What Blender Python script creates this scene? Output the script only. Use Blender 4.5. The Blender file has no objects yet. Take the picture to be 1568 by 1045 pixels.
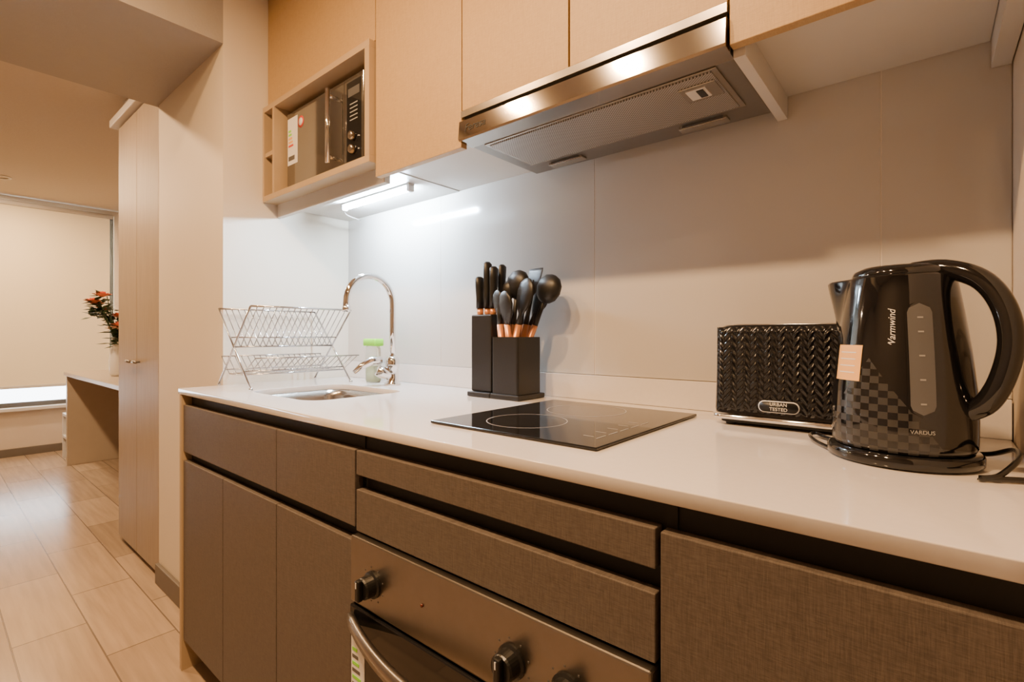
import bpy, bmesh, math, random
from mathutils import Vector, Matrix
random.seed(7)
C = bpy.context
COL = C.scene.collection
GROUPS = {}

# ------------------------------------------------------------------ materials
def nt(name):
    m = bpy.data.materials.new(name); m.use_nodes = True
    t = m.node_tree; b = t.nodes["Principled BSDF"]
    return m, t, b
def setin(b, k, v):
    if k in b.inputs: b.inputs[k].default_value = v
def pm(name, col, rough=0.5, metal=0.0, coat=0.0, emis=None, es=0, trans=0, ior=1.45, var=0.0, vscale=20, bump=0.0, bscale=200):
    m, t, b = nt(name)
    setin(b, "Base Color", (*col, 1)); setin(b, "Roughness", rough); setin(b, "Metallic", metal)
    setin(b, "Coat Weight", coat); setin(b, "Transmission Weight", trans); setin(b, "IOR", ior)
    if emis: setin(b, "Emission Color", (*emis, 1)); setin(b, "Emission Strength", es)
    tc = t.nodes.new("ShaderNodeTexCoord")
    if var > 0:
        n = t.nodes.new("ShaderNodeTexNoise"); n.inputs["Scale"].default_value = vscale; n.inputs["Detail"].default_value = 4
        t.links.new(tc.outputs["Object"], n.inputs["Vector"])
        r = t.nodes.new("ShaderNodeMix"); r.data_type = 'RGBA'
        r.inputs["A"].default_value = (*[c*(1-var) for c in col], 1)
        r.inputs["B"].default_value = (*[min(1, c*(1+var)) for c in col], 1)
        t.links.new(n.outputs["Fac"], r.inputs["Factor"]); t.links.new(r.outputs["Result"], b.inputs["Base Color"])
    if bump > 0:
        n = t.nodes.new("ShaderNodeTexNoise"); n.inputs["Scale"].default_value = bscale
        t.links.new(tc.outputs["Object"], n.inputs["Vector"])
        bp = t.nodes.new("ShaderNodeBump"); bp.inputs["Strength"].default_value = bump; bp.inputs["Distance"].default_value = 0.002
        t.links.new(n.outputs["Fac"], bp.inputs["Height"]); t.links.new(bp.outputs["Normal"], b.inputs["Normal"])
    return m
def linen(name, c1, c2, rough=0.5, sv=(90, 90, 1100), sh=(1100, 90, 60)):
    m, t, b = nt(name); setin(b, "Roughness", rough)
    tc = t.nodes.new("ShaderNodeTexCoord"); outs = []
    for s in (sv, sh):
        mp = t.nodes.new("ShaderNodeMapping"); mp.inputs["Scale"].default_value = s
        n = t.nodes.new("ShaderNodeTexNoise"); n.inputs["Scale"].default_value = 1; n.inputs["Detail"].default_value = 3
        t.links.new(tc.outputs["Object"], mp.inputs["Vector"]); t.links.new(mp.outputs["Vector"], n.inputs["Vector"]); outs.append(n)
    a = t.nodes.new("ShaderNodeMath"); a.operation = 'ADD'
    t.links.new(outs[0].outputs["Fac"], a.inputs[0]); t.links.new(outs[1].outputs["Fac"], a.inputs[1])
    r = t.nodes.new("ShaderNodeMapRange"); r.inputs["From Min"].default_value = 0.7; r.inputs["From Max"].default_value = 1.3
    t.links.new(a.outputs[0], r.inputs["Value"])
    mx = t.nodes.new("ShaderNodeMix"); mx.data_type = 'RGBA'; mx.inputs["A"].default_value = (*c1, 1); mx.inputs["B"].default_value = (*c2, 1)
    t.links.new(r.outputs["Result"], mx.inputs["Factor"]); t.links.new(mx.outputs["Result"], b.inputs["Base Color"])
    bp = t.nodes.new("ShaderNodeBump"); bp.inputs["Strength"].default_value = 0.15; bp.inputs["Distance"].default_value = 0.0006
    t.links.new(r.outputs["Result"], bp.inputs["Height"]); t.links.new(bp.outputs["Normal"], b.inputs["Normal"])
    return m

M_up = linen("laminate_upper", (0.36, 0.235, 0.105), (0.45, 0.30, 0.14))
M_lo = linen("laminate_lower", (0.060, 0.048, 0.040), (0.115, 0.093, 0.077))
M_edge = pm("laminate_edge", (0.40, 0.295, 0.18), 0.5, var=0.05)
M_ward = linen("wardrobe_laminate", (0.27, 0.21, 0.15), (0.32, 0.25, 0.18), sv=(80, 80, 6), sh=(200, 80, 10))
M_wall = pm("wall_paint", (0.55, 0.46, 0.36), 0.75, var=0.02, vscale=3, bump=0.15, bscale=150)
M_opp = pm("wall_paint_low_bounce", (0.22, 0.18, 0.145), 0.6, var=0.03, vscale=3)  # unseen walls darkened so they bounce less light into the kitchen
M_ceil = pm("ceiling_plaster", (0.50, 0.43, 0.355), 0.85, var=0.06, vscale=60, bump=0.6, bscale=120)
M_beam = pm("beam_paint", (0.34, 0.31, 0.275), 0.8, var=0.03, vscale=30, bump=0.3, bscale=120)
M_white = pm("white_melamine", (0.58, 0.56, 0.53), 0.4, var=0.02)
M_left = pm("left_wall_paint", (0.63, 0.56, 0.455), 0.55, var=0.01)
M_splash = pm("backsplash_gloss", (0.50, 0.47, 0.43), 0.13, var=0.015, vscale=6, coat=0.3)
M_seam = pm("seam", (0.80, 0.74, 0.66), 0.6, var=0.05)
M_quartz = pm("quartz", (0.68, 0.64, 0.61), 0.09, var=0.04, vscale=90)
M_dark = pm("dark_recess", (0.02, 0.019, 0.018), 0.6, var=0.1)
M_steel = pm("brushed_steel", (0.46, 0.43, 0.39), 0.20, 1.0, var=0.06, vscale=60)
M_fascia = pm("hood_fascia_steel", (0.44, 0.40, 0.355), 0.085, 1.0, var=0.04, vscale=60)
M_ovsteel = pm("oven_brushed_steel", (0.28, 0.255, 0.225), 0.32, 1.0, var=0.06, vscale=60)
M_steel2 = pm("satin_steel", (0.30, 0.285, 0.265), 0.4, 1.0, var=0.04, vscale=60)
M_mirror = pm("mirrored_dark_glass", (0.27, 0.26, 0.245), 0.08, 0.9, var=0.02)
M_chrome = pm("chrome", (0.80, 0.80, 0.81), 0.06, 1.0, var=0.01)
M_wire = pm("rack_wire", (0.55, 0.55, 0.56), 0.15, 1.0, var=0.01)
M_bglass = pm("black_glass", (0.008, 0.008, 0.009), 0.05, var=0.1)
M_black = pm("black_gloss_plastic", (0.006, 0.006, 0.007), 0.08, coat=0.5, var=0.1)
M_toast = pm("toaster_black_plastic", (0.006, 0.006, 0.007), 0.16, coat=0.1, var=0.1)
M_knob = pm("knob_plastic", (0.008, 0.008, 0.008), 0.3, var=0.1)
M_blackm = pm("black_matte_plastic", (0.010, 0.010, 0.010), 0.42, var=0.1, bump=0.1)
M_grey = pm("grey_plastic", (0.085, 0.085, 0.09), 0.35, var=0.08)
M_lgrey = pm("light_grey_print", (0.28, 0.28, 0.28), 0.5, var=0.02)
M_print = pm("white_print", (0.72, 0.72, 0.72), 0.5, var=0.02)
M_ring = pm("hob_print", (0.45, 0.43, 0.41), 0.5, var=0.02)
M_orange = pm("orange_sticker", (0.78, 0.42, 0.12), 0.5, var=0.04)
M_green = pm("green_cap", (0.25, 0.72, 0.03), 0.35, var=0.04)
M_red = pm("red_print", (0.6, 0.05, 0.03), 0.5, var=0.04)
M_amber = pm("indicator_lens", (0.10, 0.02, 0.01), 0.2, var=0.04)
M_copper = pm("copper_wood", (0.62, 0.27, 0.12), 0.3, 0.4, var=0.08)
M_clear = pm("clear_plastic", (0.9, 0.93, 0.88), 0.1, trans=0.9, ior=1.15, var=0.01)
M_liquid = pm("soap_liquid", (0.75, 0.85, 0.6), 0.2, trans=0.6, ior=1.3, var=0.02)
M_led = pm("led_tube", (1, 1, 1), 0.5, emis=(0.66, 0.83, 1.0), es=900)
M_blind_glow = pm("blind_fabric_glow", (0.68, 0.56, 0.36), 0.8, var=0.02, vscale=60, emis=(0.95, 0.77, 0.46), es=0.22)  # faint emission makes the fabric look lit; the blind is no lamp
M_frame = pm("window_frame", (0.10, 0.10, 0.10), 0.5, var=0.05)
M_desk = pm("desk_laminate", (0.40, 0.33, 0.25), 0.4, var=0.05, vscale=15)
M_skirt = pm("skirting", (0.12, 0.10, 0.08), 0.5, var=0.08)
M_rose = pm("rose_petal", (0.88, 0.26, 0.15), 0.6, var=0.15, vscale=40)
M_rose2 = pm("rose_petal_pale", (0.90, 0.60, 0.45), 0.6, var=0.15, vscale=40)
M_leaf = pm("leaf", (0.030, 0.065, 0.02), 0.5, var=0.3, vscale=40)
M_vase = pm("vase_ceramic", (0.75, 0.74, 0.72), 0.2, var=0.03)
M_glass = pm("window_glass", (1, 1, 1), 0.02, trans=1.0, var=0.0)

def meshmat():
    m, t, b = nt("hood_filter_mesh"); setin(b, "Metallic", 0.9); setin(b, "Roughness", 0.35)
    tc = t.nodes.new("ShaderNodeTexCoord"); sp = t.nodes.new("ShaderNodeSeparateXYZ"); t.links.new(tc.outputs["Object"], sp.inputs[0])
    o = []
    for ax in ("X", "Y"):
        a = t.nodes.new("ShaderNodeMath"); a.operation = 'MULTIPLY'; a.inputs[1].default_value = 1050
        s = t.nodes.new("ShaderNodeMath"); s.operation = 'SINE'
        t.links.new(sp.outputs[ax], a.inputs[0]); t.links.new(a.outputs[0], s.inputs[0]); o.append(s)
    mu = t.nodes.new("ShaderNodeMath"); mu.operation = 'MULTIPLY'; t.links.new(o[0].outputs[0], mu.inputs[0]); t.links.new(o[1].outputs[0], mu.inputs[1])
    r = t.nodes.new("ShaderNodeMapRange"); r.inputs["From Min"].default_value = -0.2; r.inputs["From Max"].default_value = 0.4
    t.links.new(mu.outputs[0], r.inputs["Value"])
    mx = t.nodes.new("ShaderNodeMix"); mx.data_type = 'RGBA'; mx.inputs["A"].default_value = (0.66, 0.63, 0.60, 1); mx.inputs["B"].default_value = (0.14, 0.13, 0.12, 1)
    t.links.new(r.outputs["Result"], mx.inputs["Factor"]); t.links.new(mx.outputs["Result"], b.inputs["Base Color"])
    return m
M_mesh = meshmat()

def floormat():
    m, t, b = nt("floor_plank_tile"); setin(b, "Roughness", 0.22)
    tc = t.nodes.new("ShaderNodeTexCoord")
    br = t.nodes.new("ShaderNodeTexBrick"); br.inputs["Scale"].default_value = 1
    br.inputs["Brick Width"].default_value = 0.6; br.inputs["Row Height"].default_value = 0.2; br.inputs["Mortar Size"].default_value = 0.0025
    br.inputs["Color1"].default_value = (0.38, 0.285, 0.20, 1); br.inputs["Color2"].default_value = (0.28, 0.205, 0.142, 1); br.inputs["Mortar"].default_value = (0.15, 0.11, 0.08, 1)
    t.links.new(tc.outputs["Object"], br.inputs["Vector"])
    mp = t.nodes.new("ShaderNodeMapping"); mp.inputs["Scale"].default_value = (3, 40, 1)
    n = t.nodes.new("ShaderNodeTexNoise"); n.inputs["Scale"].default_value = 1; n.inputs["Detail"].default_value = 6
    t.links.new(tc.outputs["Object"], mp.inputs["Vector"]); t.links.new(mp.outputs["Vector"], n.inputs["Vector"])
    r = t.nodes.new("ShaderNodeMapRange"); r.inputs["To Min"].default_value = 0.66; r.inputs["To Max"].default_value = 1.34
    t.links.new(n.outputs["Fac"], r.inputs["Value"])
    mx = t.nodes.new("ShaderNodeMix"); mx.data_type = 'RGBA'; mx.blend_type = 'MULTIPLY'; mx.inputs["Factor"].default_value = 1
    t.links.new(br.outputs["Color"], mx.inputs["A"]); t.links.new(r.outputs["Result"], mx.inputs["B"]); t.links.new(mx.outputs["Result"], b.inputs["Base Color"])
    bp = t.nodes.new("ShaderNodeBump"); bp.inputs["Strength"].default_value = 0.4; bp.inputs["Distance"].default_value = 0.002; bp.invert = True
    t.links.new(br.outputs["Fac"], bp.inputs["Height"]); t.links.new(bp.outputs["Normal"], b.inputs["Normal"])
    return m
M_floor = floormat()

def kettlemat():
    m, t, b = nt("kettle_body_checker"); setin(b, "Base Color", (0.008, 0.008, 0.009, 1)); setin(b, "Coat Weight", 0.4)
    uv = t.nodes.new("ShaderNodeUVMap"); uv.uv_map = "UVMap"
    ck = t.nodes.new("ShaderNodeTexChecker"); ck.inputs["Scale"].default_value = 1
    mp = t.nodes.new("ShaderNodeMapping"); mp.inputs["Scale"].default_value = (48, 30, 1)
    t.links.new(uv.outputs[0], mp.inputs["Vector"]); t.links.new(mp.outputs[0], ck.inputs["Vector"])
    sp = t.nodes.new("ShaderNodeSeparateXYZ"); t.links.new(uv.outputs[0], sp.inputs[0])
    st = t.nodes.new("ShaderNodeMath"); st.operation = 'MULTIPLY_ADD'; st.inputs[1].default_value = 2.6; st.inputs[2].default_value = -1.55
    t.links.new(sp.outputs["X"], st.inputs[0])
    ad = t.nodes.new("ShaderNodeMath"); ad.operation = 'ABSOLUTE'
    sb = t.nodes.new("ShaderNodeMath"); sb.operation = 'SUBTRACT'; sb.inputs[1].default_value = 0.225; t.links.new(st.outputs[0], sb.inputs[0]); t.links.new(sb.outputs[0], ad.inputs[0])
    lim = t.nodes.new("ShaderNodeMath"); lim.operation = 'SUBTRACT'; lim.inputs[0].default_value = 0.52; t.links.new(ad.outputs[0], lim.inputs[1])
    lt = t.nodes.new("ShaderNodeMath"); lt.operation = 'LESS_THAN'; t.links.new(sp.outputs["Y"], lt.inputs[0]); t.links.new(lim.outputs[0], lt.inputs[1])
    mu = t.nodes.new("ShaderNodeMath"); mu.operation = 'MULTIPLY'; t.links.new(ck.outputs["Fac"], mu.inputs[0]); t.links.new(lt.outputs[0], mu.inputs[1])
    r = t.nodes.new("ShaderNodeMapRange"); r.inputs["To Min"].default_value = 0.07; r.inputs["To Max"].default_value = 0.38
    t.links.new(mu.outputs[0], r.inputs["Value"]); t.links.new(r.outputs[0], b.inputs["Roughness"])
    mx = t.nodes.new("ShaderNodeMix"); mx.data_type = 'RGBA'; mx.inputs["A"].default_value = (0.005, 0.005, 0.006, 1); mx.inputs["B"].default_value = (0.028, 0.027, 0.026, 1)
    t.links.new(mu.outputs[0], mx.inputs["Factor"]); t.links.new(mx.outputs["Result"], b.inputs["Base Color"])
    return m
M_kettle = kettlemat()

# ------------------------------------------------------------------ helpers
def grp(name):
    e = bpy.data.objects.new(name, None); e.empty_display_size = 0.05; COL.objects.link(e); GROUPS[e.name] = (e, []); return e
def add(name, me, mat, par=None, smooth=False):
    o = bpy.data.objects.new(name, me); COL.objects.link(o)
    if mat: me.materials.clear(); me.materials.append(mat)
    if smooth:
        for p in me.polygons: p.use_smooth = True
    if par: o.parent = par; GROUPS[par.name][1].append(o)
    return o
def mk(name, vs, fs, mat, par=None, smooth=False, fixn=True):
    me = bpy.data.meshes.new(name); me.from_pydata([tuple(v) for v in vs], [], fs)
    if fixn:
        bm = bmesh.new(); bm.from_mesh(me); bmesh.ops.recalc_face_normals(bm, faces=bm.faces); bm.to_mesh(me); bm.free()
    me.update(); return add(name, me, mat, par, smooth)
def box(name, x0, x1, y0, y1, z0, z1, mat, par=None, bev=0.0, seg=2):
    bm = bmesh.new(); bmesh.ops.create_cube(bm, size=1)
    for v in bm.verts:
        v.co = Vector(((x0+x1)/2+v.co.x*(x1-x0), (y0+y1)/2+v.co.y*(y1-y0), (z0+z1)/2+v.co.z*(z1-z0)))
    if bev > 0: bmesh.ops.bevel(bm, geom=list(bm.edges), offset=bev, segments=seg, profile=0.5, affect='EDGES')
    me = bpy.data.meshes.new(name); bm.to_mesh(me); bm.free(); return add(name, me, mat, par)
def tubegeo(pts, r, seg=8, closed=False, flat=None, up=None):
    pts = [Vector(p) for p in pts]; n = len(pts); vs = []; fs = []
    rs = r if isinstance(r, (list, tuple)) else [r]*n
    prev = None
    for i, p in enumerate(pts):
        if closed: t = pts[(i+1) % n]-pts[i-1]
        else: t = pts[min(i+1, n-1)]-pts[max(i-1, 0)]
        t.normalize()
        if up is not None: a = Vector(up)
        elif prev is None: a = Vector((0, 0, 1)) if abs(t.z) < 0.9 else Vector((1, 0, 0))
        else: a = prev
        a = (a - t*a.dot(t)).normalized(); prev = a; b = t.cross(a)
        for k in range(seg):
            an = 2*math.pi*k/seg
            ra = rs[i]; rb = rs[i]*(flat if flat else 1)
            vs.append(p + a*math.cos(an)*ra + b*math.sin(an)*rb)
    m = n if closed else n-1
    for i in range(m):
        for k in range(seg):
            j = (i+1) % n
            fs.append((i*seg+k, i*seg+(k+1) % seg, j*seg+(k+1) % seg, j*seg+k))
    if not closed:
        fs.append(tuple(range(seg))[::-1]); fs.append(tuple((n-1)*seg+k for k in range(seg)))
    return vs, fs
def tube(name, pts, r, mat, par=None, seg=10, closed=False, flat=None, up=None):
    v, f = tubegeo(pts, r, seg, closed, flat, up); return mk(name, v, f, mat, par, True)
def tubes(name, lst, mat, par=None, seg=6):
    V = []; F = []
    for pts, r in lst:
        v, f = tubegeo(pts, r, seg); o = len(V); V += v; F += [tuple(i+o for i in q) for q in f]
    return mk(name, V, F, mat, par, True)
def loftgeo(rings, cap0=True, cap1=True):
    n = len(rings[0]); vs = [v for r in rings for v in r]; fs = []
    for i in range(len(rings)-1):
        for k in range(n): fs.append((i*n+k, i*n+(k+1) % n, (i+1)*n+(k+1) % n, (i+1)*n+k))
    if cap0: fs.append(tuple(range(n))[::-1])
    if cap1: fs.append(tuple((len(rings)-1)*n+k for k in range(n)))
    return vs, fs
def loft(name, rings, mat, par=None, cap0=True, cap1=True, smooth=True, fixn=True):
    v, f = loftgeo(rings, cap0, cap1); return mk(name, v, f, mat, par, smooth, fixn)
def circ(cx, cy, z, r, n=32, ry=None):
    ry = ry or r
    return [Vector((cx+r*math.cos(2*math.pi*k/n), cy+ry*math.sin(2*math.pi*k/n), z)) for k in range(n)]
def lathe(name, cx, cy, prof, mat, par=None, n=32, cap0=True, cap1=True):
    return loft(name, [circ(cx, cy, z, max(r, 1e-4), n) for r, z in prof], mat, par, cap0, cap1)
def rrect(x0, x1, y0, y1, z, r, n=6):
    out = []
    for cx, cy, a0 in ((x1-r, y1-r, 0), (x0+r, y1-r, 90), (x0+r, y0+r, 180), (x1-r, y0+r, 270)):
        for k in range(n+1):
            a = math.radians(a0+90*k/n); out.append(Vector((cx+r*math.cos(a), cy+r*math.sin(a), z)))
    return out
def arc(c, r, a0, a1, n, ax1, ax2):
    c = Vector(c); ax1 = Vector(ax1); ax2 = Vector(ax2)
    return [c+ax1*r*math.cos(math.radians(a0+(a1-a0)*k/n))+ax2*r*math.sin(math.radians(a0+(a1-a0)*k/n)) for k in range(n+1)]
def spline(P, k=8):
    P = [Vector(p) for p in P]; out = []
    for i in range(len(P)-1):
        p0 = P[max(i-1, 0)]; p1 = P[i]; p2 = P[i+1]; p3 = P[min(i+2, len(P)-1)]
        for j in range(k):
            t = j/k; out.append(0.5*((2*p1)+(p2-p0)*t+(2*p0-5*p1+4*p2-p3)*t*t+(3*p1-p0-3*p2+p3)*t**3))
    out.append(P[-1]); return out
def from_curve(name, cu, mat, par=None, M=None):
    o = bpy.data.objects.new("tmp", cu); COL.objects.link(o); C.view_layer.update()
    me = bpy.data.meshes.new_from_object(o.evaluated_get(C.evaluated_depsgraph_get()))
    bpy.data.objects.remove(o)
    if M is not None: me.transform(M)
    me.name = name
    return add(name, me, mat, par)
def txt(name, s, size, M, mat, par=None, ext=0.0002, shear=0.0):
    cu = bpy.data.curves.new(name, 'FONT'); cu.body = s; cu.size = size; cu.extrude = ext; cu.align_x = 'CENTER'; cu.align_y = 'CENTER'; cu.shear = shear
    return from_curve(name, cu, mat, par, M)
def plate(name, outer, holes, z0, z1, mat, par=None, bev=0.0):
    cu = bpy.data.curves.new(name, 'CURVE'); cu.dimensions = '2D'; cu.fill_mode = 'BOTH'; cu.extrude = (z1-z0)/2-bev; cu.bevel_depth = bev; cu.bevel_resolution = 2; cu.offset = -bev
    for L in [outer]+holes:
        sp = cu.splines.new('POLY'); sp.points.add(len(L)-1)
        for p, q in zip(sp.points, L): p.co = (q[0], q[1], 0, 1)
        sp.use_cyclic_u = True
    return from_curve(name, cu, mat, par, Matrix.Translation((0, 0, (z0+z1)/2)))
def face_front(x, y, z, yaw=0, roll=0):
    return Matrix.Translation((x, y, z)) @ Matrix.Rotation(yaw, 4, 'Z') @ Matrix.Rotation(math.pi/2, 4, 'X') @ Matrix.Rotation(roll, 4, 'Z')

WX = -1.85; WY = 1.15; RX = 0.105; CZ = 2.30
# ------------------------------------------------------------------ shell
box("floor", -6.4, 1.4, -1.2, 1.45, -0.1, 0, M_floor)
box("ceiling", -6.4, 1.4, -1.2, 1.45, CZ, CZ+0.1, M_ceil)
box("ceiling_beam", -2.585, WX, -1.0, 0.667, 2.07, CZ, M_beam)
box("wall_back", WX, RX, WY, 1.40, 0, CZ, M_wall)
box("wall_stub", -2.56, WX, 0.667, 1.40, 0, CZ, M_left)
box("wall_right", RX, 0.20, 0.45, 1.40, 0, CZ, M_wall)
box("wall_end", 1.25, 1.35, -1.1, 1.4, 0, CZ, M_opp)
box("wall_end_back", 0.20, 1.25, 1.30, 1.40, 0, CZ, M_wall)
box("wall_front", -6.3, 1.35, -1.1, -1.0, 0, CZ, M_opp)
box("wall_bedroom", -6.2, -2.56, 1.30, 1.40, 0, CZ, M_wall)
wx = -6.2
box("wall_left", wx-0.12, wx, -1.0, 1.40, 0, 0.43, M_wall)
box("wall_left_pier", wx-0.12, wx, 1.24, 1.40, 0.43, CZ, M_wall)
box("wall_left_pier_b", wx-0.12, wx, -1.0, -0.7, 0.43, CZ, M_wall)
box("wall_left_lintel", wx-0.12, wx, -0.7, 1.24, 2.25, CZ, M_wall)
w = grp("window_1")
for a in ((-0.7, -0.66), (0.25, 0.29), (1.20, 1.24)): box("frame_upright", wx-0.08, wx-0.03, a[0], a[1], 0.43, 2.25, M_frame, w, 0.004)
box("frame_bottom", wx-0.08, wx-0.03, -0.66, 1.20, 0.43, 0.47, M_frame, w)
box("frame_top", wx-0.08, wx-0.03, -0.66, 1.20, 2.21, 2.25, M_frame, w)
box("pane", wx-0.06, wx-0.054, -0.66, 1.20, 0.47, 2.21, M_glass, w)
box("sill", wx-0.01, wx+0.05, -0.72, 1.26, 0.40, 0.43, M_white, w, 0.004)
w = grp("roller_blind")
tube("roller", [(wx+0.04, -0.7, 2.235), (wx+0.04, 1.22, 2.235)], 0.022, M_white, w)
box("fabric", wx+0.03, wx+0.033, -0.68, 1.20, 0.62, 2.235, M_blind_glow, w)
box("bottom_bar", wx+0.024, wx+0.040, -0.68, 1.20, 0.60, 0.625, M_white, w, 0.003)
box("baseboard_stub", -2.56, WX, 0.652, 0.667, 0, 0.085, M_skirt, None, 0.003)
box("baseboard_left", wx, wx+0.015, -1.0, 1.30, 0, 0.07, M_skirt, None, 0.003)
box("baseboard_front", -6.18, 1.25, -1.0, -0.985, 0, 0.07, M_skirt, None, 0.003)

# ------------------------------------------------------------------ wardrobe
w = grp("wardrobe")
box("carcass", -3.25, -2.565, 0.69, 1.295, 0, 2.157, M_ward, w)
box("door_a", -3.245, -2.912, 0.668, 0.688, 0.03, 2.15, M_ward, w, 0.002)
box("door_b", -2.908, -2.568, 0.668, 0.688, 0.03, 2.15, M_ward, w, 0.002)
for x in (-2.965, -2.855):
    tube("handle", [(x-0.03, 0.645, 0.945), (x+0.03, 0.645, 0.945)], 0.007, M_steel2, w)
    tube("handle_post", [(x, 0.668, 0.945), (x, 0.645, 0.945)], 0.005, M_steel2, w)
box("cornice", -3.30, -2.565, 0.64, 0.70, 2.16, 2.20, M_white, w, 0.004)
box("top_infill", -3.25, -2.565, 0.69, 1.295, 2.20, 2.298, M_white, w)

# ------------------------------------------------------------------ desk
d = grp("desk")
box("top", -5.45, -3.40, 0.76, 1.29, 0.74, 0.772, M_desk, d, 0.004)
box("end_panel", -5.45, -5.41, 0.775, 1.29, 0, 0.74, M_desk, d, 0.003)
box("near_panel", -3.45, -3.41, 0.775, 1.29, 0, 0.74, M_desk, d, 0.003)
box("modesty_panel", -5.41, -3.45, 1.25, 1.27, 0.2, 0.74, M_desk, d)
box("side_shelf_upper", -5.78, -5.45, 0.80, 1.29, 0.37, 0.395, M_white, d, 0.003)
box("side_shelf_lower", -5.78, -5.45, 0.80, 1.29, 0.18, 0.205, M_white, d, 0.003)
box("side_shelf_panel", -5.80, -5.78, 0.80, 1.29, 0, 0.395, M_white, d, 0.003)

# ------------------------------------------------------------------ flowers
v = grp("flower_vase")
fx, fy, fz = -4.56, 0.92, 0.772
lathe("vase", fx, fy+0.01, [(0.035, fz+0.001), (0.045, fz+0.02), (0.05, fz+0.10), (0.04, fz+0.20), (0.028, fz+0.26), (0.035, fz+0.285), (0.028, fz+0.283), (0.02, fz+0.25)], M_vase, v, 24)
stems = []; LV = []; LF = []
heads = []
for i in range(18):
    a = 2.4*i; rr = 0.03+0.10*math.sqrt((i % 6+1)/6); h = fz+0.34+0.25*((i*7) % 18)/18
    p = Vector((fx+rr*math.cos(a), fy+rr*math.sin(a), h)); heads.append(p)
    stems.append((spline([(fx, fy, fz+0.05), (fx+0.01*math.cos(a), fy+0.01*math.sin(a), fz+0.28), p], 5), 0.003))
    for j in range(14):
        b = random.uniform(0, 6.28); L = random.uniform(0.05, 0.09); q = p+Vector((0, -0.02, -random.uniform(-0.02, 0.12)))
        dr = Vector((math.cos(b), math.sin(b), random.uniform(-0.4, 0.6))).normalized(); sd = dr.cross(Vector((0, 0, 1))).normalized(); nn = sd.cross(dr)
        o = len(LV); LV += [q, q+dr*L*0.4+sd*L*0.3+nn*0.004, q+dr*L, q+dr*L*0.4-sd*L*0.3+nn*0.004, q+dr*L*0.45-nn*0.004]
        LF += [(o, o+1, o+4), (o+1, o+2, o+4), (o+2, o+3, o+4), (o+3, o, o+4)]
tubes("stems", stems, M_leaf, v, 5)
mk("leaves", LV, LF, M_leaf, v, True, False)
def rose(p, R, mat):
    V = []; F = []
    for layer in range(4):
        n = 3+layer; rad = R*(0.25+0.25*layer); tilt = 0.2+0.28*layer
        for i in range(n):
            a = 2*math.pi*i/n+layer*0.6; o = len(V); G = 4
            for u in range(G+1):
                for w_ in range(G+1):
                    s = (w_/G-0.5)*2*(math.pi/n)*1.2; t = u/G
                    rr = rad*(0.35+0.65*t)*(1+0.15*t*layer); wd = math.sin(math.pi*(0.15+0.75*t))**0.5
                    V.append(p+Vector((rr*math.cos(a+s*wd), rr*math.sin(a+s*wd), R*(1.0*t*math.cos(tilt)-0.4-0.1*s*s*t))))
            for u in range(G):
                for w_ in range(G): F.append((o+u*(G+1)+w_, o+u*(G+1)+w_+1, o+(u+1)*(G+1)+w_+1, o+(u+1)*(G+1)+w_))
    mk("rose", V, F, mat, v, True, False)
for i, p in enumerate(heads[:9]): rose(p+Vector((0.02, -0.03, 0.01)), random.uniform(0.030, 0.040), M_rose if i % 3 else M_rose2)

# ------------------------------------------------------------------ base cabinets
b = grp("base_cabinet")
Y0 = 0.540
box("end_panel", -1.842, -1.824, 0.536, 1.148, 0, 0.880, M_edge, b)
box("plinth", -1.824, -0.846, 0.60, 0.615, 0, 0.09, M_dark, b)
box("plinth_b", -0.237, 0.10, 0.60, 0.615, 0, 0.09, M_dark, b)
box("bottom_board", -1.824, -0.862, 0.562, 1.14, 0.09, 0.108, M_white, b)
box("bottom_board_b", -0.235, 0.085, 0.562, 1.14, 0.09, 0.108, M_white, b)
box("divider_a", -0.862, -0.848, 0.562, 1.14, 0, 0.88, M_dark, b)
box("divider_b", -0.236, -0.222, 0.562, 1.14, 0, 0.88, M_dark, b)
box("side_right", 0.085, 0.10, 0.562, 1.14, 0, 0.88, M_dark, b)
box("reveal_top", -1.824, -0.862, 0.565, 0.58, 0.64, 0.88, M_dark, b)
box("reveal_mid", -0.848, -0.236, 0.565, 0.58, 0.70, 0.88, M_dark, b)
box("reveal_right", -0.222, 0.085, 0.565, 0.58, 0.64, 0.88, M_dark, b)
def front(n, x0, x1, z0, z1): box(n, x0+0.0015, x1-0.0015, Y0, Y0+0.02, z0, z1, M_lo, b, 0.0015)
front("drawer_front_a", -1.822, -1.178, 0.700, 0.849)
front("drawer_front_b", -1.178, -0.848, 0.700, 0.849)
front("door_a", -1.822, -1.500, 0.10, 0.672)
front("door_b", -1.500, -1.178, 0.10, 0.672)
front("door_c", -1.178, -0.850, 0.10, 0.672)
front("oven_rail", -0.846, -0.238, 0.802, 0.849)
front("oven_drawer", -0.846, -0.238, 0.694, 0.774)
front("right_front", -0.235, 0.102, 0.10, 0.847)

hole = rrect(-1.60, -1.215, 0.645, 0.955, 0, 0.06)
plate("countertop", [(-1.848, 0.534), (0.103, 0.534), (0.103, 1.148), (-1.848, 1.148)], [hole], 0.882, 0.900, M_quartz, None, 0.0015)
box("backsplash_upstand", -1.848, 0.103, 1.133, 1.145, 0.9005, 0.9655, M_quartz, None, 0.001)
sp = grp("backsplash")
xs = [-1.849, -1.278, -0.676, -0.068, 0.104]
for i in range(4): box("panel", xs[i]+0.0007, xs[i+1]-0.0007, 1.1455, 1.1495, 0.966, 1.60, M_splash, sp, 0.0006, 1)
box("seam_backing", -1.849, 0.104, 1.1466, 1.1498, 0.966, 1.60, M_seam, sp)

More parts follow.
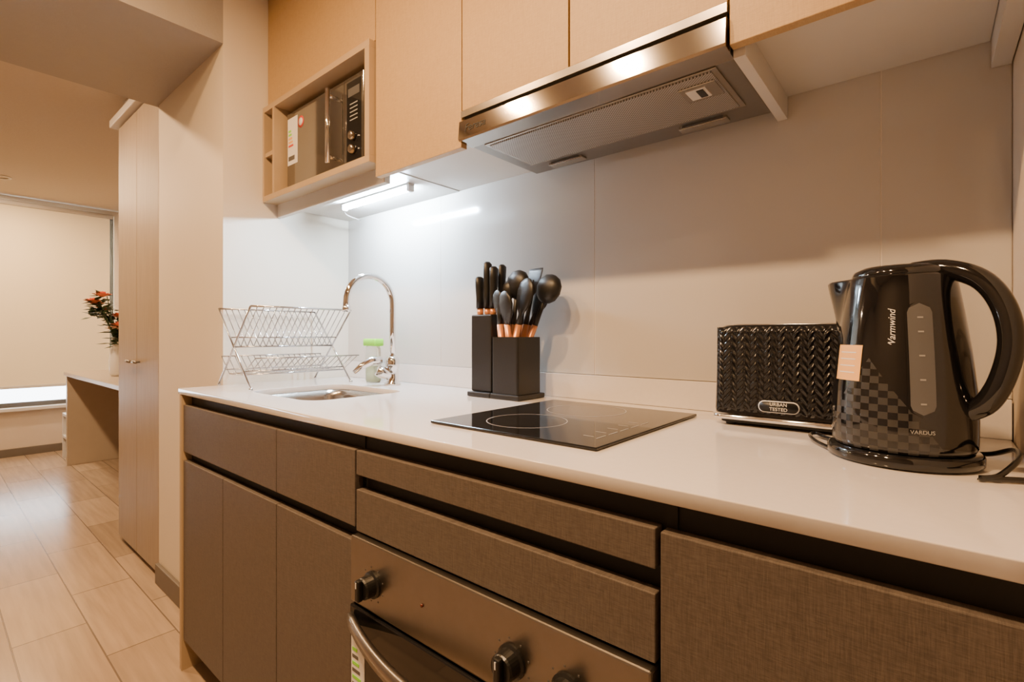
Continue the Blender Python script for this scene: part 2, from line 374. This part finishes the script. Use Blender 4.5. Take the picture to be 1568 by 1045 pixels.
# sink
s = grp("sink")
rings = [rrect(-1.615, -1.20, 0.63, 0.97, 0.8815, 0.07), rrect(-1.60, -1.215, 0.645, 0.955, 0.8815, 0.06), rrect(-1.597, -1.218, 0.648, 0.952, 0.86, 0.06),
         rrect(-1.59, -1.225, 0.655, 0.945, 0.76, 0.06), rrect(-1.57, -1.245, 0.675, 0.925, 0.735, 0.06), rrect(-1.43, -1.38, 0.775, 0.825, 0.728, 0.024)]
loft("bowl", rings, M_steel, s, False, True, True, False)
lathe("drain", -1.405, 0.80, [(0.035, 0.7285), (0.038, 0.732), (0.02, 0.733), (0.0, 0.731)], M_chrome, s)

# faucet
f = grp("kitchen_faucet")
bx, by = -1.413, 1.045
lathe("base", bx, by, [(0.027, 0.9005), (0.027, 0.906), (0.021, 0.91), (0.021, 0.955), (0.024, 0.96), (0.024, 0.985), (0.018, 0.995), (0.012, 1.0)], M_chrome, f)
pts = [(bx, by, 0.98), (bx, by, 1.10), (bx, by, 1.178)]+arc((bx, by-0.0885, 1.178), 0.0885, 0, 180, 20, (0, 1, 0), (0, 0, 1))[1:]+[(bx, by-0.178, 1.155)]
tube("spout", pts, 0.0105, M_chrome, f, 14)
tube("aerator", [(bx, by-0.177, 1.165), (bx, by-0.177, 1.145)], 0.013, M_chrome, f, 14)
tube("mixer_body", [(bx, by, 0.93), (bx-0.012, by-0.035, 0.945), (bx-0.018, by-0.05, 0.952)], [0.018, 0.021, 0.018], M_chrome, f, 14)
tube("lever", [(bx-0.014, by-0.035, 0.985), (bx-0.026, by-0.065, 0.985), (bx-0.035, by-0.10, 0.968), (bx-0.04, by-0.125, 0.948)], [0.014, 0.016, 0.012, 0.007], M_chrome, f, 12)

# soap bottle
g = grp("dish_soap_bottle")
sx, sy = -1.548, 1.06
rg = [rrect(sx-w_, sx+w_, sy-d_, sy+d_, z, min(w_, d_)*0.8) for w_, d_, z in ((0.026, 0.018, 0.9005), (0.031, 0.020, 0.91), (0.031, 0.020, 0.99), (0.029, 0.019, 1.02), (0.026, 0.017, 1.034))]
loft("bottle", rg, M_clear, g)
loft("liquid", [rrect(sx-0.027, sx+0.027, sy-0.016, sy+0.016, z, 0.012) for z in (0.905, 0.96)], M_liquid, g)
loft("cap", [rrect(sx-w_, sx+w_, sy-d_, sy+d_, z, 0.006) for w_, d_, z in ((0.036, 0.018, 1.032), (0.038, 0.02, 1.035), (0.038, 0.02, 1.055), (0.036, 0.018, 1.058))], M_green, g)

# ------------------------------------------------------------------ dish rack
r = grp("dish_rack")
ya, yb = 0.645, 0.985; xa, xb = -1.825, -1.575; zt = 1.16; zb = 0.9065
L = []
def lerp(p, q, t): return Vector(p)*(1-t)+Vector(q)*t
for (f0, t0) in ((xa, xb), (xb, xa)):
    loop = [(f0, ya, zb), (t0, ya, zt), (t0, yb, zt), (f0, yb, zb)]
    for i in range(3): L.append(([loop[i], loop[i+1]], 0.0032))
    for t in (0.2, 0.62): L.append(([lerp(loop[0], loop[1], t), lerp(loop[3], loop[2], t)], 0.0022))
    for k in range(1, 17):
        t = k/17; top = lerp((t0, ya, zt), (t0, yb, zt), t); bot = lerp(lerp(loop[0], loop[1], 0.5), lerp(loop[3], loop[2], 0.5), t)
        L.append(([top, bot], 0.0015))
    for y in (ya, yb): L.append(([(f0-0.004 if f0 > -1.8 else f0, y, zb), (f0+0.004, y, zb)], 0.005))
xm = (xa+xb)/2; zm = (zb+zt)/2
L.append(([(xm, ya, zm), (xm, yb, zm)], 0.003))
for x, z in ((xa+0.01, 1.00), (xb+0.02, 1.00), (xm-0.05, 0.945), (xm+0.05, 0.945)): L.append(([(x, ya+0.005, z), (x, yb+0.02, z)], 0.0024))
for k in range(18):
    y = ya+0.005+k/17*(yb-ya+0.01)
    L.append(([(xa+0.01, y, 1.0), (xm-0.05, y, 0.945), (xm+0.05, y, 0.945), (xb+0.02, y, 1.0)], 0.0015))
tubes("wires", L, M_wire, r, 6)

# ------------------------------------------------------------------ knife block + utensils
k = grp("knife_block")
box("block", -0.985, -0.909, 0.995, 1.085, 0.915, 1.128, M_blackm, k, 0.004)
box("base_tray", -0.992, -0.906, 0.985, 1.10, 0.9005, 0.914, M_blackm, k, 0.003)
for (x, y, h, tx) in ((-0.968, 1.015, 0.09, -0.004), (-0.945, 1.02, 0.130, 0.0), (-0.924, 1.02, 0.115, 0.003), (-0.960, 1.055, 0.11, -0.004), (-0.930, 1.06, 0.125, 0.004)):
    tube("knife_collar", [(x, y, 1.120), (x, y, 1.146)], 0.0080, M_copper, k, 10, flat=1.3)
    tube("knife_handle", [(x, y, 1.146), (x+tx*0.4, y, 1.146+h*0.3), (x+tx*0.8, y, 1.146+h*0.7), (x+tx, y, 1.146+h*0.95), (x+tx, y, 1.146+h)], [0.0092, 0.0085, 0.0095, 0.010, 0.005], M_blackm, k, 12, flat=1.5)
u = grp("utensil_holder")
hv = [rrect(-0.902, -0.812, 0.99, 1.090, z, 0.006, 3) for z in (0.9145, 1.066)]+[rrect(-0.899, -0.815, 0.993, 1.087, z, 0.005, 3) for z in (1.066, 0.93)]
loft("holder", hv, M_blackm, u, True, True, False, False)
box("base_tray", -0.905, -0.805, 0.985, 1.10, 0.9005, 0.914, M_blackm, u, 0.003)
def utensil(x, y, tx, ty, h, kind, sc=1.0):
    top = Vector((x, y, 1.066)); p1 = Vector((tx, ty, h)); dn = (p1-top).normalized(); p0 = top-dn*0.10
    D = (p1-p0).length; tg = 0.134/D
    tube("grip", [lerp(p0, p1, 0.0), lerp(p0, p1, tg)], 0.0085, M_copper, u, 10)
    tube("stem", [lerp(p0, p1, tg-0.01), lerp(p0, p1, tg+0.1), lerp(p0, p1, 0.9)], [0.008, 0.0065, 0.005], M_blackm, u, 8)
    q = p1-dn*0.035; R = []
    side = dn.cross(Vector((0.3, 1, 0))).normalized(); nn = side.cross(dn).normalized()
    n = 16
    prof = {"spoon": [(-.050, .005), (-.035, .016), (-.015, .027), (.008, .031), (.026, .025), (.037, .012), (.040, .003)],
            "turner": [(-.045, .005), (-.03, .022), (0, .031), (.03, .035), (.04, .034)],
            "ladle": [(-.037, .004), (-.032, .018), (-.022, .030), (-.004, .037), (.014, .034), (.028, .022), (.033, .006)],
            "whisk": [(-.05, .007), (-.03, .014), (0, .024), (.02, .023), (.035, .012), (.04, .003)]}[kind]
    th = {"spoon": .28, "turner": .09, "ladle": .6, "whisk": .9}[kind]
    for t, w_ in prof:
        R.append([q+dn*t*sc+side*w_*sc*math.cos(2*math.pi*a/n)+nn*w_*sc*th*math.sin(2*math.pi*a/n) for a in range(n)])
    loft(kind+"_head", R, M_blackm, u)
utensil(-0.886, 1.02, -0.880, 1.04, 1.225, "whisk", 0.8)
utensil(-0.868, 1.035, -0.855, 1.05, 1.245, "ladle", 1.15)
utensil(-0.854, 1.003, -0.852, 0.985, 1.180, "spoon", 1.05)
utensil(-0.840, 1.05, -0.825, 1.085, 1.250, "turner", 0.95)
utensil(-0.836, 1.012, -0.803, 1.02, 1.210, "spoon", 1.15)
utensil(-0.824, 1.06, -0.762, 1.080, 1.228, "ladle", 1.15)
utensil(-0.872, 1.07, -0.868, 1.100, 1.235, "turner", 0.9)
utensil(-0.850, 1.075, -0.808, 1.105, 1.205, "spoon", 1.2)
utensil(-0.880, 1.003, -0.888, 0.995, 1.195, "spoon", 0.8)

# ------------------------------------------------------------------ hob
h = grp("ceramic_hob")
hx0, hx1, hy0, hy1 = -0.738, -0.372, 0.634, 1.045
box("glass", hx0, hx1, hy0, hy1, 0.9008, 0.906, M_bglass, h, 0.0015)
def annulus(name, cx, cy, R, w_, z, mat, par, n=64):
    vs = [(cx+q*math.cos(2*math.pi*i/n), cy+q*math.sin(2*math.pi*i/n), z) for q in (R, R-w_) for i in range(n)]
    mk(name, vs, [(i, (i+1) % n, n+(i+1) % n, n+i) for i in range(n)], mat, par)
annulus("zone_ring", -0.592, 0.750, 0.078, 0.0014, 0.9064, M_ring, h)
annulus("zone_ring", -0.575, 0.938, 0.086, 0.0014, 0.9064, M_ring, h)
for i, yy in enumerate((0.70, 0.74, 0.78, 0.82, 0.86)):
    box("control_mark", -0.435, -0.415, yy, yy+0.0015, 0.9061, 0.9064, M_ring, h)
    box("control_bar", -0.405, -0.4035, yy-0.01, yy+0.02, 0.9061, 0.9064, M_ring, h)

# ------------------------------------------------------------------ oven
o = grp("built_in_oven")
ox0, ox1 = -0.845, -0.239
box("body", -0.84, -0.244, 0.552, 1.10, 0.095, 0.688, M_dark, o)
box("control_panel", ox0, ox1, 0.528, 0.552, 0.565, 0.690, M_ovsteel, o, 0.003)
box("door_glass", ox0, ox1, 0.526, 0.551, 0.10, 0.560, M_bglass, o, 0.003)
box("door_trim", ox0, ox1, 0.527, 0.550, 0.092, 0.0995, M_ovsteel, o, 0.002)
def knob(x, z):
    R = []
    for rr, y in ((0.024, 0.528), (0.024, 0.524), (0.020, 0.522), (0.019, 0.506), (0.017, 0.503)):
        R.append([Vector((x+rr*math.cos(2*math.pi*i/28), y, z+rr*math.sin(2*math.pi*i/28))) for i in range(28)])
    loft("knob", R, M_knob, o, smooth=False)
    box("knob_grip", x-0.006, x+0.006, 0.493, 0.504, z-0.019, z+0.019, M_knob, o, 0.003)
    box("knob_mark", x-0.001, x+0.001, 0.4920, 0.4935, z+0.006, z+0.016, M_print, o)
    for i in range(9):
        a = math.radians(20+i*40); box("dial_mark", x+0.031*math.cos(a)-0.0012, x+0.031*math.cos(a)+0.0012, 0.5274, 0.528, z+0.031*math.sin(a)-0.0012, z+0.031*math.sin(a)+0.0012, M_grey, o)
for x in (-0.772, -0.443, -0.350): knob(x, 0.618)
R = [[Vector((-0.635+q*math.cos(a*0.6283), y, 0.628+q*math.sin(a*0.6283))) for a in range(10)] for q, y in ((0.003, 0.528), (0.003, 0.526), (0.001, 0.5255))]
loft("indicator_lamp", R, M_amber, o)
V = []; F = []; N = 28
for i in range(N+1):
    t = -1+2*i/N; x = -0.542+0.290*t; bow = 0.055*(1-t*t)
    y1_ = 0.524-bow
    for dy, dz in ((0, -0.016), (-0.010, -0.014), (-0.012, 0.0), (-0.010, 0.010), (0, 0.012), (0.003, 0.0)): V.append((x, y1_+dy, 0.540+dz))
for i in range(N):
    for q in range(6): F.append((i*6+q, i*6+(q+1) % 6, (i+1)*6+(q+1) % 6, (i+1)*6+q))
F += [tuple(range(6)), tuple(N*6+q for q in range(6))]
mk("handle", V, F, M_ovsteel, o, True)
box("energy_label", -0.838, -0.795, 0.5252, 0.5262, 0.38, 0.505, M_print, o)
for i in range(6): box("label_bar", -0.834, -0.818+i*0.003, 0.5246, 0.5253, 0.477-i*0.013, 0.483-i*0.013, M_grey if i % 2 else M_green, o)

# ------------------------------------------------------------------ upper cabinets
c = grp("wall_cabinet")
T = 2.297
box("infill_panel", -1.848, -1.185, 0.817, 1.144, 1.895, T, M_up, c, 0.001)
ny0 = 0.798
box("niche_top", -1.848, -1.185, ny0, 1.144, 1.873, 1.893, M_edge, c, 0.001)
box("niche_bottom", -1.848, -1.185, ny0, 1.144, 1.552, 1.572, M_edge, c, 0.001)
box("niche_left", -1.848, -1.836, ny0, 1.144, 1.572, 1.873, M_edge, c)
box("niche_right", -1.207, -1.185, ny0, 1.144, 1.572, 1.873, M_edge, c)
box("niche_divider", -1.772, -1.757, ny0, 1.144, 1.572, 1.873, M_edge, c)
box("niche_shelf", -1.836, -1.772, ny0+0.004, 1.13, 1.712, 1.727, M_edge, c)
box("niche_back", -1.836, -1.207, 1.13, 1.144, 1.572, 1.873, M_up, c)
box("valance", -1.844, -1.185, 0.850, 0.868, 1.506, 1.552, M_white, c)
box("underside", -1.844, -1.185, 0.868, 1.144, 1.545, 1.552, M_white, c)
box("cab_a_carcass", -1.182, -0.841, 0.838, 1.144, 1.547, T, M_white, c)
box("cab_a_door", -1.182, -0.841, 0.817, 0.836, 1.512, T, M_up, c, 0.0012)
box("cab_hood_carcass", -0.838, -0.243, 0.838, 1.144, 1.602, T, M_dark, c)
box("cab_hood_door_a", -0.838, -0.542, 0.817, 0.836, 1.596, T, M_up, c, 0.0012)
box("cab_hood_door_b", -0.538, -0.243, 0.817, 0.836, 1.596, T, M_up, c, 0.0012)
box("cab_r_side_left", -0.240, -0.222, 0.838, 1.144, 1.514, T, M_white, c)
box("cab_r_carcass", -0.222, 0.078, 0.838, 1.144, 1.560, T, M_white, c)
box("cab_r_door", -0.240, 0.078, 0.817, 0.836, 1.526, T, M_up, c, 0.0012)
box("cab_r_side_right", 0.079, 0.103, 0.817, 1.144, 1.514, T, M_white, c)

# LED bar
l = grp("led_light_bar")
tube("tube", [(-1.61, 0.985, 1.530), (-1.25, 0.985, 1.530)], 0.008, M_led, l, 12)
box("housing", -1.625, -1.235, 0.974, 0.996, 1.5385, 1.5445, M_white, l, 0.001)
box("end_cap", -1.625, -1.611, 0.974, 0.996, 1.520, 1.5385, M_white, l, 0.002)
box("end_cap_b", -1.249, -1.235, 0.974, 0.996, 1.520, 1.5385, M_white, l, 0.002)
tube("cord", spline([(-1.625, 0.985, 1.53), (-1.66, 1.02, 1.52), (-1.69, 1.09, 1.518), (-1.74, 1.13, 1.53)], 6), 0.0025, M_white, l)

# ------------------------------------------------------------------ range hood
q = grp("range_hood")
hx0, hx1 = -0.837, -0.2425
def prism(name, prof, x0, x1, mat, par):
    n = len(prof); V = [(x0, y, z) for y, z in prof]+[(x1, y, z) for y, z in prof]
    F = [tuple(range(n)), tuple(n+i for i in range(n))[::-1]]+[(i, n+i, n+(i+1) % n, (i+1) % n) for i in range(n)]
    return mk(name, V, F, mat, par)
prism("front_fascia", [(0.806, 1.521), (0.803, 1.525), (0.8065, 1.566), (0.810, 1.570), (0.850, 1.570), (0.850, 1.519)], hx0, hx1, M_fascia, q)
prism("upper_rail", [(0.812, 1.578), (0.812, 1.593), (0.85, 1.593), (0.85, 1.578)], hx0, hx1, M_steel, q)
box("slot", hx0+0.002, hx1-0.002, 0.822, 0.85, 1.568, 1.580, M_dark, q)
box("body", hx0, hx1, 0.850, 1.105, 1.520, 1.600, M_steel2, q, 0.002)
box("filter_frame", -0.800, -0.272, 0.852, 1.032, 1.5165, 1.5205, M_steel, q, 0.001)
box("filter_mesh", -0.790, -0.282, 0.860, 1.024, 1.5150, 1.5168, M_mesh, q)
box("lamp_housing", -0.350, -0.285, 0.885, 0.945, 1.5125, 1.5152, M_steel, q, 0.001)
box("lamp_lens", -0.340, -0.305, 0.895, 0.935, 1.5112, 1.5126, M_white, q)
box("latch", -0.322, -0.310, 0.900, 0.93, 1.5098, 1.5112, M_dark, q)
for x in (-0.71, -0.365):
    box("grip", x-0.05, x+0.05, 1.055, 1.08, 1.513, 1.521, M_steel, q, 0.002)
    box("grip_gap", x-0.042, x+0.042, 1.0535, 1.056, 1.515, 1.519, M_grey, q)
txt("logo", "Feresa", 0.025, Matrix.Translation((-0.785, 0.8042, 1.546)) @ Matrix.Rotation(math.pi/2-0.085, 4, 'X'), M_dark, q, shear=0.2)

# ------------------------------------------------------------------ microwave
m = grp("microwave_oven")
mx0, mx1, mz0, mz1 = -1.738, -1.268, 1.582, 1.850; my = 0.835
box("case", mx0, mx1, my+0.012, 1.11, mz0, mz1, M_steel2, m, 0.004)
box("door", mx0, mx1-0.105, my, my+0.012, mz0, mz1, M_mirror, m, 0.002)
box("control_panel", mx1-0.103, mx1, my, my+0.012, mz0, mz1, M_mirror, m, 0.002)
for x in (mx0+0.03, mx1-0.05):
    for y in (0.87, 1.08): lathe("foot", x, y, [(0.012, 1.5725), (0.012, 1.583)], M_dark, m, 12)
hx = mx1-0.150
tube("door_handle", [(hx, my-0.028, mz0+0.02), (hx, my-0.028, mz1-0.02)], 0.0075, M_chrome, m, 12)
for z in (mz0+0.04, mz1-0.04): tube("handle_post", [(hx, my+0.002, z), (hx, my-0.028, z)], 0.006, M_chrome, m, 10)
box("panel_inset", mx1-0.088, mx1-0.012, my-0.0006, my, mz0+0.015, mz1-0.015, M_bglass, m)
for z in (mz0+0.045, mz0+0.085):
    R = [[Vector((mx1-0.05+rr*math.cos(2*math.pi*i/24), y, z+rr*math.sin(2*math.pi*i/24))) for i in range(24)] for rr, y in ((0.014, my), (0.014, my-0.006), (0.012, my-0.014), (0.010, my-0.016))]
    loft("dial", R, M_steel, m)
box("display", mx1-0.08, mx1-0.02, my-0.0012, my-0.0006, mz1-0.06, mz1-0.035, M_grey, m)
for i in range(5): box("button_print", mx1-0.07, mx1-0.03, my-0.0012, my-0.0006, mz1-0.085-i*0.012, mz1-0.082-i*0.012, M_lgrey, m)
box("energy_label", mx0+0.005, mx0+0.075, my-0.0006, my, mz0+0.085, mz1-0.02, M_print, m)
for i in range(5): box("label_bar", mx0+0.012, mx0+0.03+i*0.004, my-0.0012, my-0.0006, mz0+0.20-i*0.013, mz0+0.207-i*0.013, (M_green, M_green, M_orange, M_orange, M_red)[i], m)
box("label_text", mx0+0.012, mx0+0.055, my-0.0012, my-0.0006, mz0+0.10, mz0+0.115, M_grey, m)
for q_, y0_, mt in ((0.020, my, M_red), (0.013, my-0.0008, M_print)):
    R = [[Vector((mx0+0.098+q_*math.cos(2*math.pi*i/24), y, mz1-0.05+q_*math.sin(2*math.pi*i/24))) for i in range(24)] for y in (y0_, y0_-0.0007)]
    loft("round_sticker", R, mt, m)

# ------------------------------------------------------------------ toaster
t = grp("toaster")
tx0, tx1, ty0, ty1 = -0.322, -0.045, 0.985, 1.125
def tri(x): x = x % 1.0; return 1-abs(2*x-1)
NX, NZ = 190, 110; V = []; F = []; fz0, fz1 = 0.925, 1.086
for j in range(NZ+1):
    for i in range(NX+1):
        a = i/NX; e = j/NZ; x = tx0+0.008+a*(tx1-tx0-0.016); z = fz0+e*(fz1-fz0)
        cw = 0.0115; col = math.floor(x/cw); s_ = 1 if col % 2 else -1; fx_ = (x/cw) % 1.0
        d_ = tri((z + s_*(fx_-0.5)*0.013 + (0.5 if col % 2 else 0)*0.015)/0.015)
        d_ *= 0.55+0.45*math.sin(math.pi*fx_)
        edge = min(1, min(a, 1-a)*30, min(e, 1-e)*18)
        V.append((x, ty0-0.0040*d_*edge+0.004*(1-edge)+0.004*e, z))
for j in range(NZ):
    for i in range(NX): F.append((j*(NX+1)+i, j*(NX+1)+i+1, (j+1)*(NX+1)+i+1, (j+1)*(NX+1)+i))
mk("textured_front", V, F, M_toast, t, True)
rg = [rrect(tx0+a, tx1-a, ty0+0.003+a*0.6, ty1-a*0.6, z, 0.022) for a, z in ((0.001, 0.922), (0.0, 0.93), (0.004, 1.05), (0.006, 1.078), (0.010, 1.086), (0.018, 1.090))]
loft("body", rg, M_black, t)
loft("chrome_base", [rrect(tx0-0.002, tx1+0.002, ty0-0.002, ty1+0.002, z, 0.02) for z in (0.912, 0.920)], M_chrome, t)
loft("foot_skirt", [rrect(tx0+0.01, tx1-0.01, ty0+0.01, ty1-0.01, z, 0.02) for z in (0.905, 0.912)], M_dark, t)
for x in (tx0+0.03, tx1-0.03):
    for y in (ty0+0.02, ty1-0.02): lathe("foot", x, y, [(0.009, 0.9005), (0.010, 0.907)], M_dark, t, 12)
for y in (ty0+0.045, ty1-0.045):
    box("bread_slot", tx0+0.03, tx1-0.05, y-0.012, y+0.012, 1.0895, 1.0912, M_chrome, t, 0.0005)
    box("slot_opening", tx0+0.035, tx1-0.055, y-0.009, y+0.009, 1.0905, 1.0916, M_dark, t)
box("lever", tx1-0.002, tx1+0.018, ty0+0.06, ty0+0.085, 1.03, 1.042, M_black, t, 0.003)
bz = 0.942; bxx = -0.205
loft("badge", [[Vector((p.x, y, p.y)) for p in rrect(bxx-0.033, bxx+0.033, bz-0.0105, bz+0.0105, 0, 0.010)] for y in (ty0-0.0005, ty0-0.0048)], M_print, t)
loft("badge_field", [[Vector((p.x, y, p.y)) for p in rrect(bxx-0.0315, bxx+0.0315, bz-0.009, bz+0.009, 0, 0.0088)] for y in (ty0-0.002, ty0-0.0053)], M_blackm, t)
txt("badge_text", "URBAN\nTESTED", 0.0085, face_front(bxx, ty0-0.0055, bz+0.0002), M_print, t)

# ------------------------------------------------------------------ kettle
e = grp("electric_kettle")
kx, ky, kz = -0.030, 0.872, 0.90
phi = math.radians(-24)
sphi = phi+math.pi
RP = [(0.020, 0.0775), (0.026, 0.080), (0.06, 0.0805), (0.10, 0.0785), (0.15, 0.0735), (0.20, 0.0665), (0.235, 0.061), (0.248, 0.058)]
def Rz(z):
    for i in range(len(RP)-1):
        if z <= RP[i+1][0]:
            t_ = (z-RP[i][0])/(RP[i+1][0]-RP[i][0]); return RP[i][1]*(1-t_)+RP[i+1][1]*t_
    return RP[-1][1]
NS = 72; zs = [0.020, 0.022, 0.026]+[0.026+0.222*i/30 for i in range(1, 31)]
V = []; F = []; UV = []
for z in zs:
    rr = Rz(max(z, 0.02))
    amp = 0.040*max(0, min(1, (z-0.13)/0.118))**1.3
    for i in range(NS+1):
        a = 2*math.pi*i/NS; dd = (a-sphi+math.pi) % (2*math.pi)-math.pi
        R_ = rr+amp*math.exp(-(dd/0.30)**2)
        V.append((kx+R_*math.cos(a), ky+R_*math.sin(a), kz+z)); UV.append((i/NS, z/0.27))
for j in range(len(zs)-1):
    for i in range(NS): F.append((j*(NS+1)+i, j*(NS+1)+i+1, (j+1)*(NS+1)+i+1, (j+1)*(NS+1)+i))
ob = mk("body", V, F, M_kettle, e, True, False)
ul = ob.data.uv_layers.new(name="UVMap")
for lp in ob.data.loops: ul.data[lp.index].uv = UV[lp.vertex_index]
top = [Vector(v_) for v_ in V[-(NS+1):-1]]; cc = Vector((kx, ky, kz+0.248))
loft("rim", [top, [cc+(p-cc)*0.97+Vector((0, 0, 0.003)) for p in top], [cc+(p-cc)*0.90+Vector((0, 0, 0.003)) for p in top], [cc+(p-cc)*0.8+Vector((0, 0, -0.002)) for p in top]], M_black, e, False, True)
lathe("lid", kx, ky, [(0.055, kz+0.248), (0.056, kz+0.253), (0.053, kz+0.259), (0.043, kz+0.264), (0.0, kz+0.267)], M_black, e, 48)
hd = Vector((math.cos(phi), math.sin(phi), 0))
def hp(r_, z_): return Vector((kx, ky, kz))+hd*r_+Vector((0, 0, z_))
side = hd.cross(Vector((0, 0, 1)))
pts = spline([hp(0.015, 0.257), hp(0.050, 0.256), (hp(0.085, 0.240)), hp(0.106, 0.208), hp(0.114, 0.165), hp(0.107, 0.122), hp(0.092, 0.088), hp(0.070, 0.072)], 6)
tube("handle", pts, [0.0125]*len(pts), M_black, e, 14, up=side)
def patch(name, a0, zc, wh, hh, mat, off, rnd=True, N1=12, N2=24):
    V = []; F = []
    for j in range(N2+1):
        zz = zc-hh+2*hh*j/N2; w_ = wh
        if rnd:
            dz = abs(zz-zc)-(hh-wh)
            if dz > 0: w_ = math.sqrt(max(0, wh*wh-dz*dz))
        rr = Rz(zz)+off
        for i in range(N1+1):
            a = a0+(-1+2*i/N1)*w_/rr
            V.append((kx+rr*math.cos(a), ky+rr*math.sin(a), kz+zz))
    for j in range(N2):
        for i in range(N1): F.append((j*(N1+1)+i, j*(N1+1)+i+1, (j+1)*(N1+1)+i+1, (j+1)*(N1+1)+i))
    mk(name, V, F, mat, e, True)
ag = math.radians(-72)
patch("gauge_frame", ag, 0.141, 0.0155, 0.073, M_black, 0.0012)
patch("gauge_window", ag, 0.141, 0.013, 0.070, M_grey, 0.002)
for z in (0.085, 0.115, 0.145, 0.175, 0.193): patch("gauge_mark", ag, z, 0.003, 0.0010, M_lgrey, 0.0026, False, 3, 2)
patch("sticker", math.radians(-138), 0.133, 0.022, 0.024, M_orange, 0.0008, False)
for i in range(4): patch("sticker_line", math.radians(-138), 0.120+i*0.009, 0.014, 0.0006, M_print, 0.0012, False, 6, 2)
def ktext(name, s_, size, a, z, roll, mat, sh=0.0):
    rr = Rz(z)+0.0025; yaw = a+math.pi/2
    txt(name, s_, size, face_front(kx+rr*math.cos(a), ky+rr*math.sin(a), kz+z, yaw, roll), mat, e, shear=sh)
ktext("script_logo", "Warmwind", 0.0110, math.radians(-95), 0.178, math.pi/2, M_print, 0.3)
ktext("model_print", "VARDUS", 0.0066, math.radians(-73), 0.050, 0, M_lgrey)
lathe("power_base", kx, ky, [(0.082, kz+0.0008), (0.086, kz+0.004), (0.086, kz+0.014), (0.082, kz+0.018), (0.06, kz+0.0195)], M_black, e, 56)
tube("cord", spline([(0.035, 0.93, 0.906), (0.062, 0.90, 0.915), (0.080, 0.86, 0.930), (0.080, 0.825, 0.925), (0.062, 0.800, 0.908), (0.045, 0.790, 0.9045), (0.065, 0.80, 0.9045), (0.085, 0.81, 0.9045), (0.098, 0.80, 0.9045)], 8), 0.0033, M_black, e)
tube("cord_loop", spline([(-0.105, 0.92, 0.905), (-0.13, 0.945, 0.905), (-0.145, 0.962, 0.907), (-0.150, 0.945, 0.905), (-0.135, 0.90, 0.9045), (-0.11, 0.855, 0.905)], 8), 0.003, M_black, e)

# ------------------------------------------------------------------ lights
def downlight(x, y, power, z=CZ, size=0.09, col=(1.0, 0.61, 0.30)):
    g_ = grp("ceiling_downlight")
    annulus("ring", x, y, size*0.5+0.02, 0.02, z-0.004, M_white, g_, 32)
    lathe("trim_ring", x, y, [(size*0.5+0.02, z-0.001), (size*0.5+0.018, z-0.006), (size*0.5+0.003, z-0.006), (size*0.5+0.002, z-0.001)], M_white, g_, 32, False, False)
    ld = bpy.data.lights.new("bulb", 'AREA'); ld.shape = 'DISK'; ld.size = size; ld.energy = power; ld.color = col
    lo = bpy.data.objects.new("bulb", ld); COL.objects.link(lo); lo.location = (x, y, z-0.008); lo.parent = g_; GROUPS[g_.name][1].append(lo)
downlight(-0.90, -0.05, 31, size=0.08)
downlight(-0.48, -0.05, 31, size=0.08)
downlight(-1.45, -0.05, 20, col=(1.0, 0.57, 0.25))
downlight(0.6, -0.3, 7)
nc = (1.0, 0.69, 0.41)
downlight(-3.0, 0.0, 38, col=(1.0, 0.61, 0.31))
downlight(-4.6, 0.0, 34, col=nc)
downlight(-5.5, 0.4, 40, col=nc)

wd = bpy.data.worlds.new("World"); C.scene.world = wd; wd.use_nodes = True
bg = wd.node_tree.nodes["Background"]; bg.inputs["Color"].default_value = (0.88, 0.94, 1.0, 1); bg.inputs["Strength"].default_value = 30.0

# ------------------------------------------------------------------ finalise groups
C.view_layer.update()
for e_, ch in GROUPS.values():
    mn = Vector((1e9,)*3); mxv = Vector((-1e9,)*3)
    for o_ in ch:
        if o_.type == 'MESH':
            for v_ in o_.data.vertices:
                for i in range(3): mn[i] = min(mn[i], v_.co[i]); mxv[i] = max(mxv[i], v_.co[i])
    c_ = Vector(((mn.x+mxv.x)/2, (mn.y+mxv.y)/2, mn.z))
    e_.location = c_
    for o_ in ch:
        o_.location = o_.location-c_

cam = bpy.data.cameras.new("camera"); co = bpy.data.objects.new("camera", cam); COL.objects.link(co)
co.location = (0, 0, 1.07); co.rotation_euler = (math.radians(90), 0, math.radians(40))
cam.sensor_width = 36; cam.lens = 17.47; cam.shift_y = -0.0054; cam.clip_start = 0.01
C.scene.camera = co
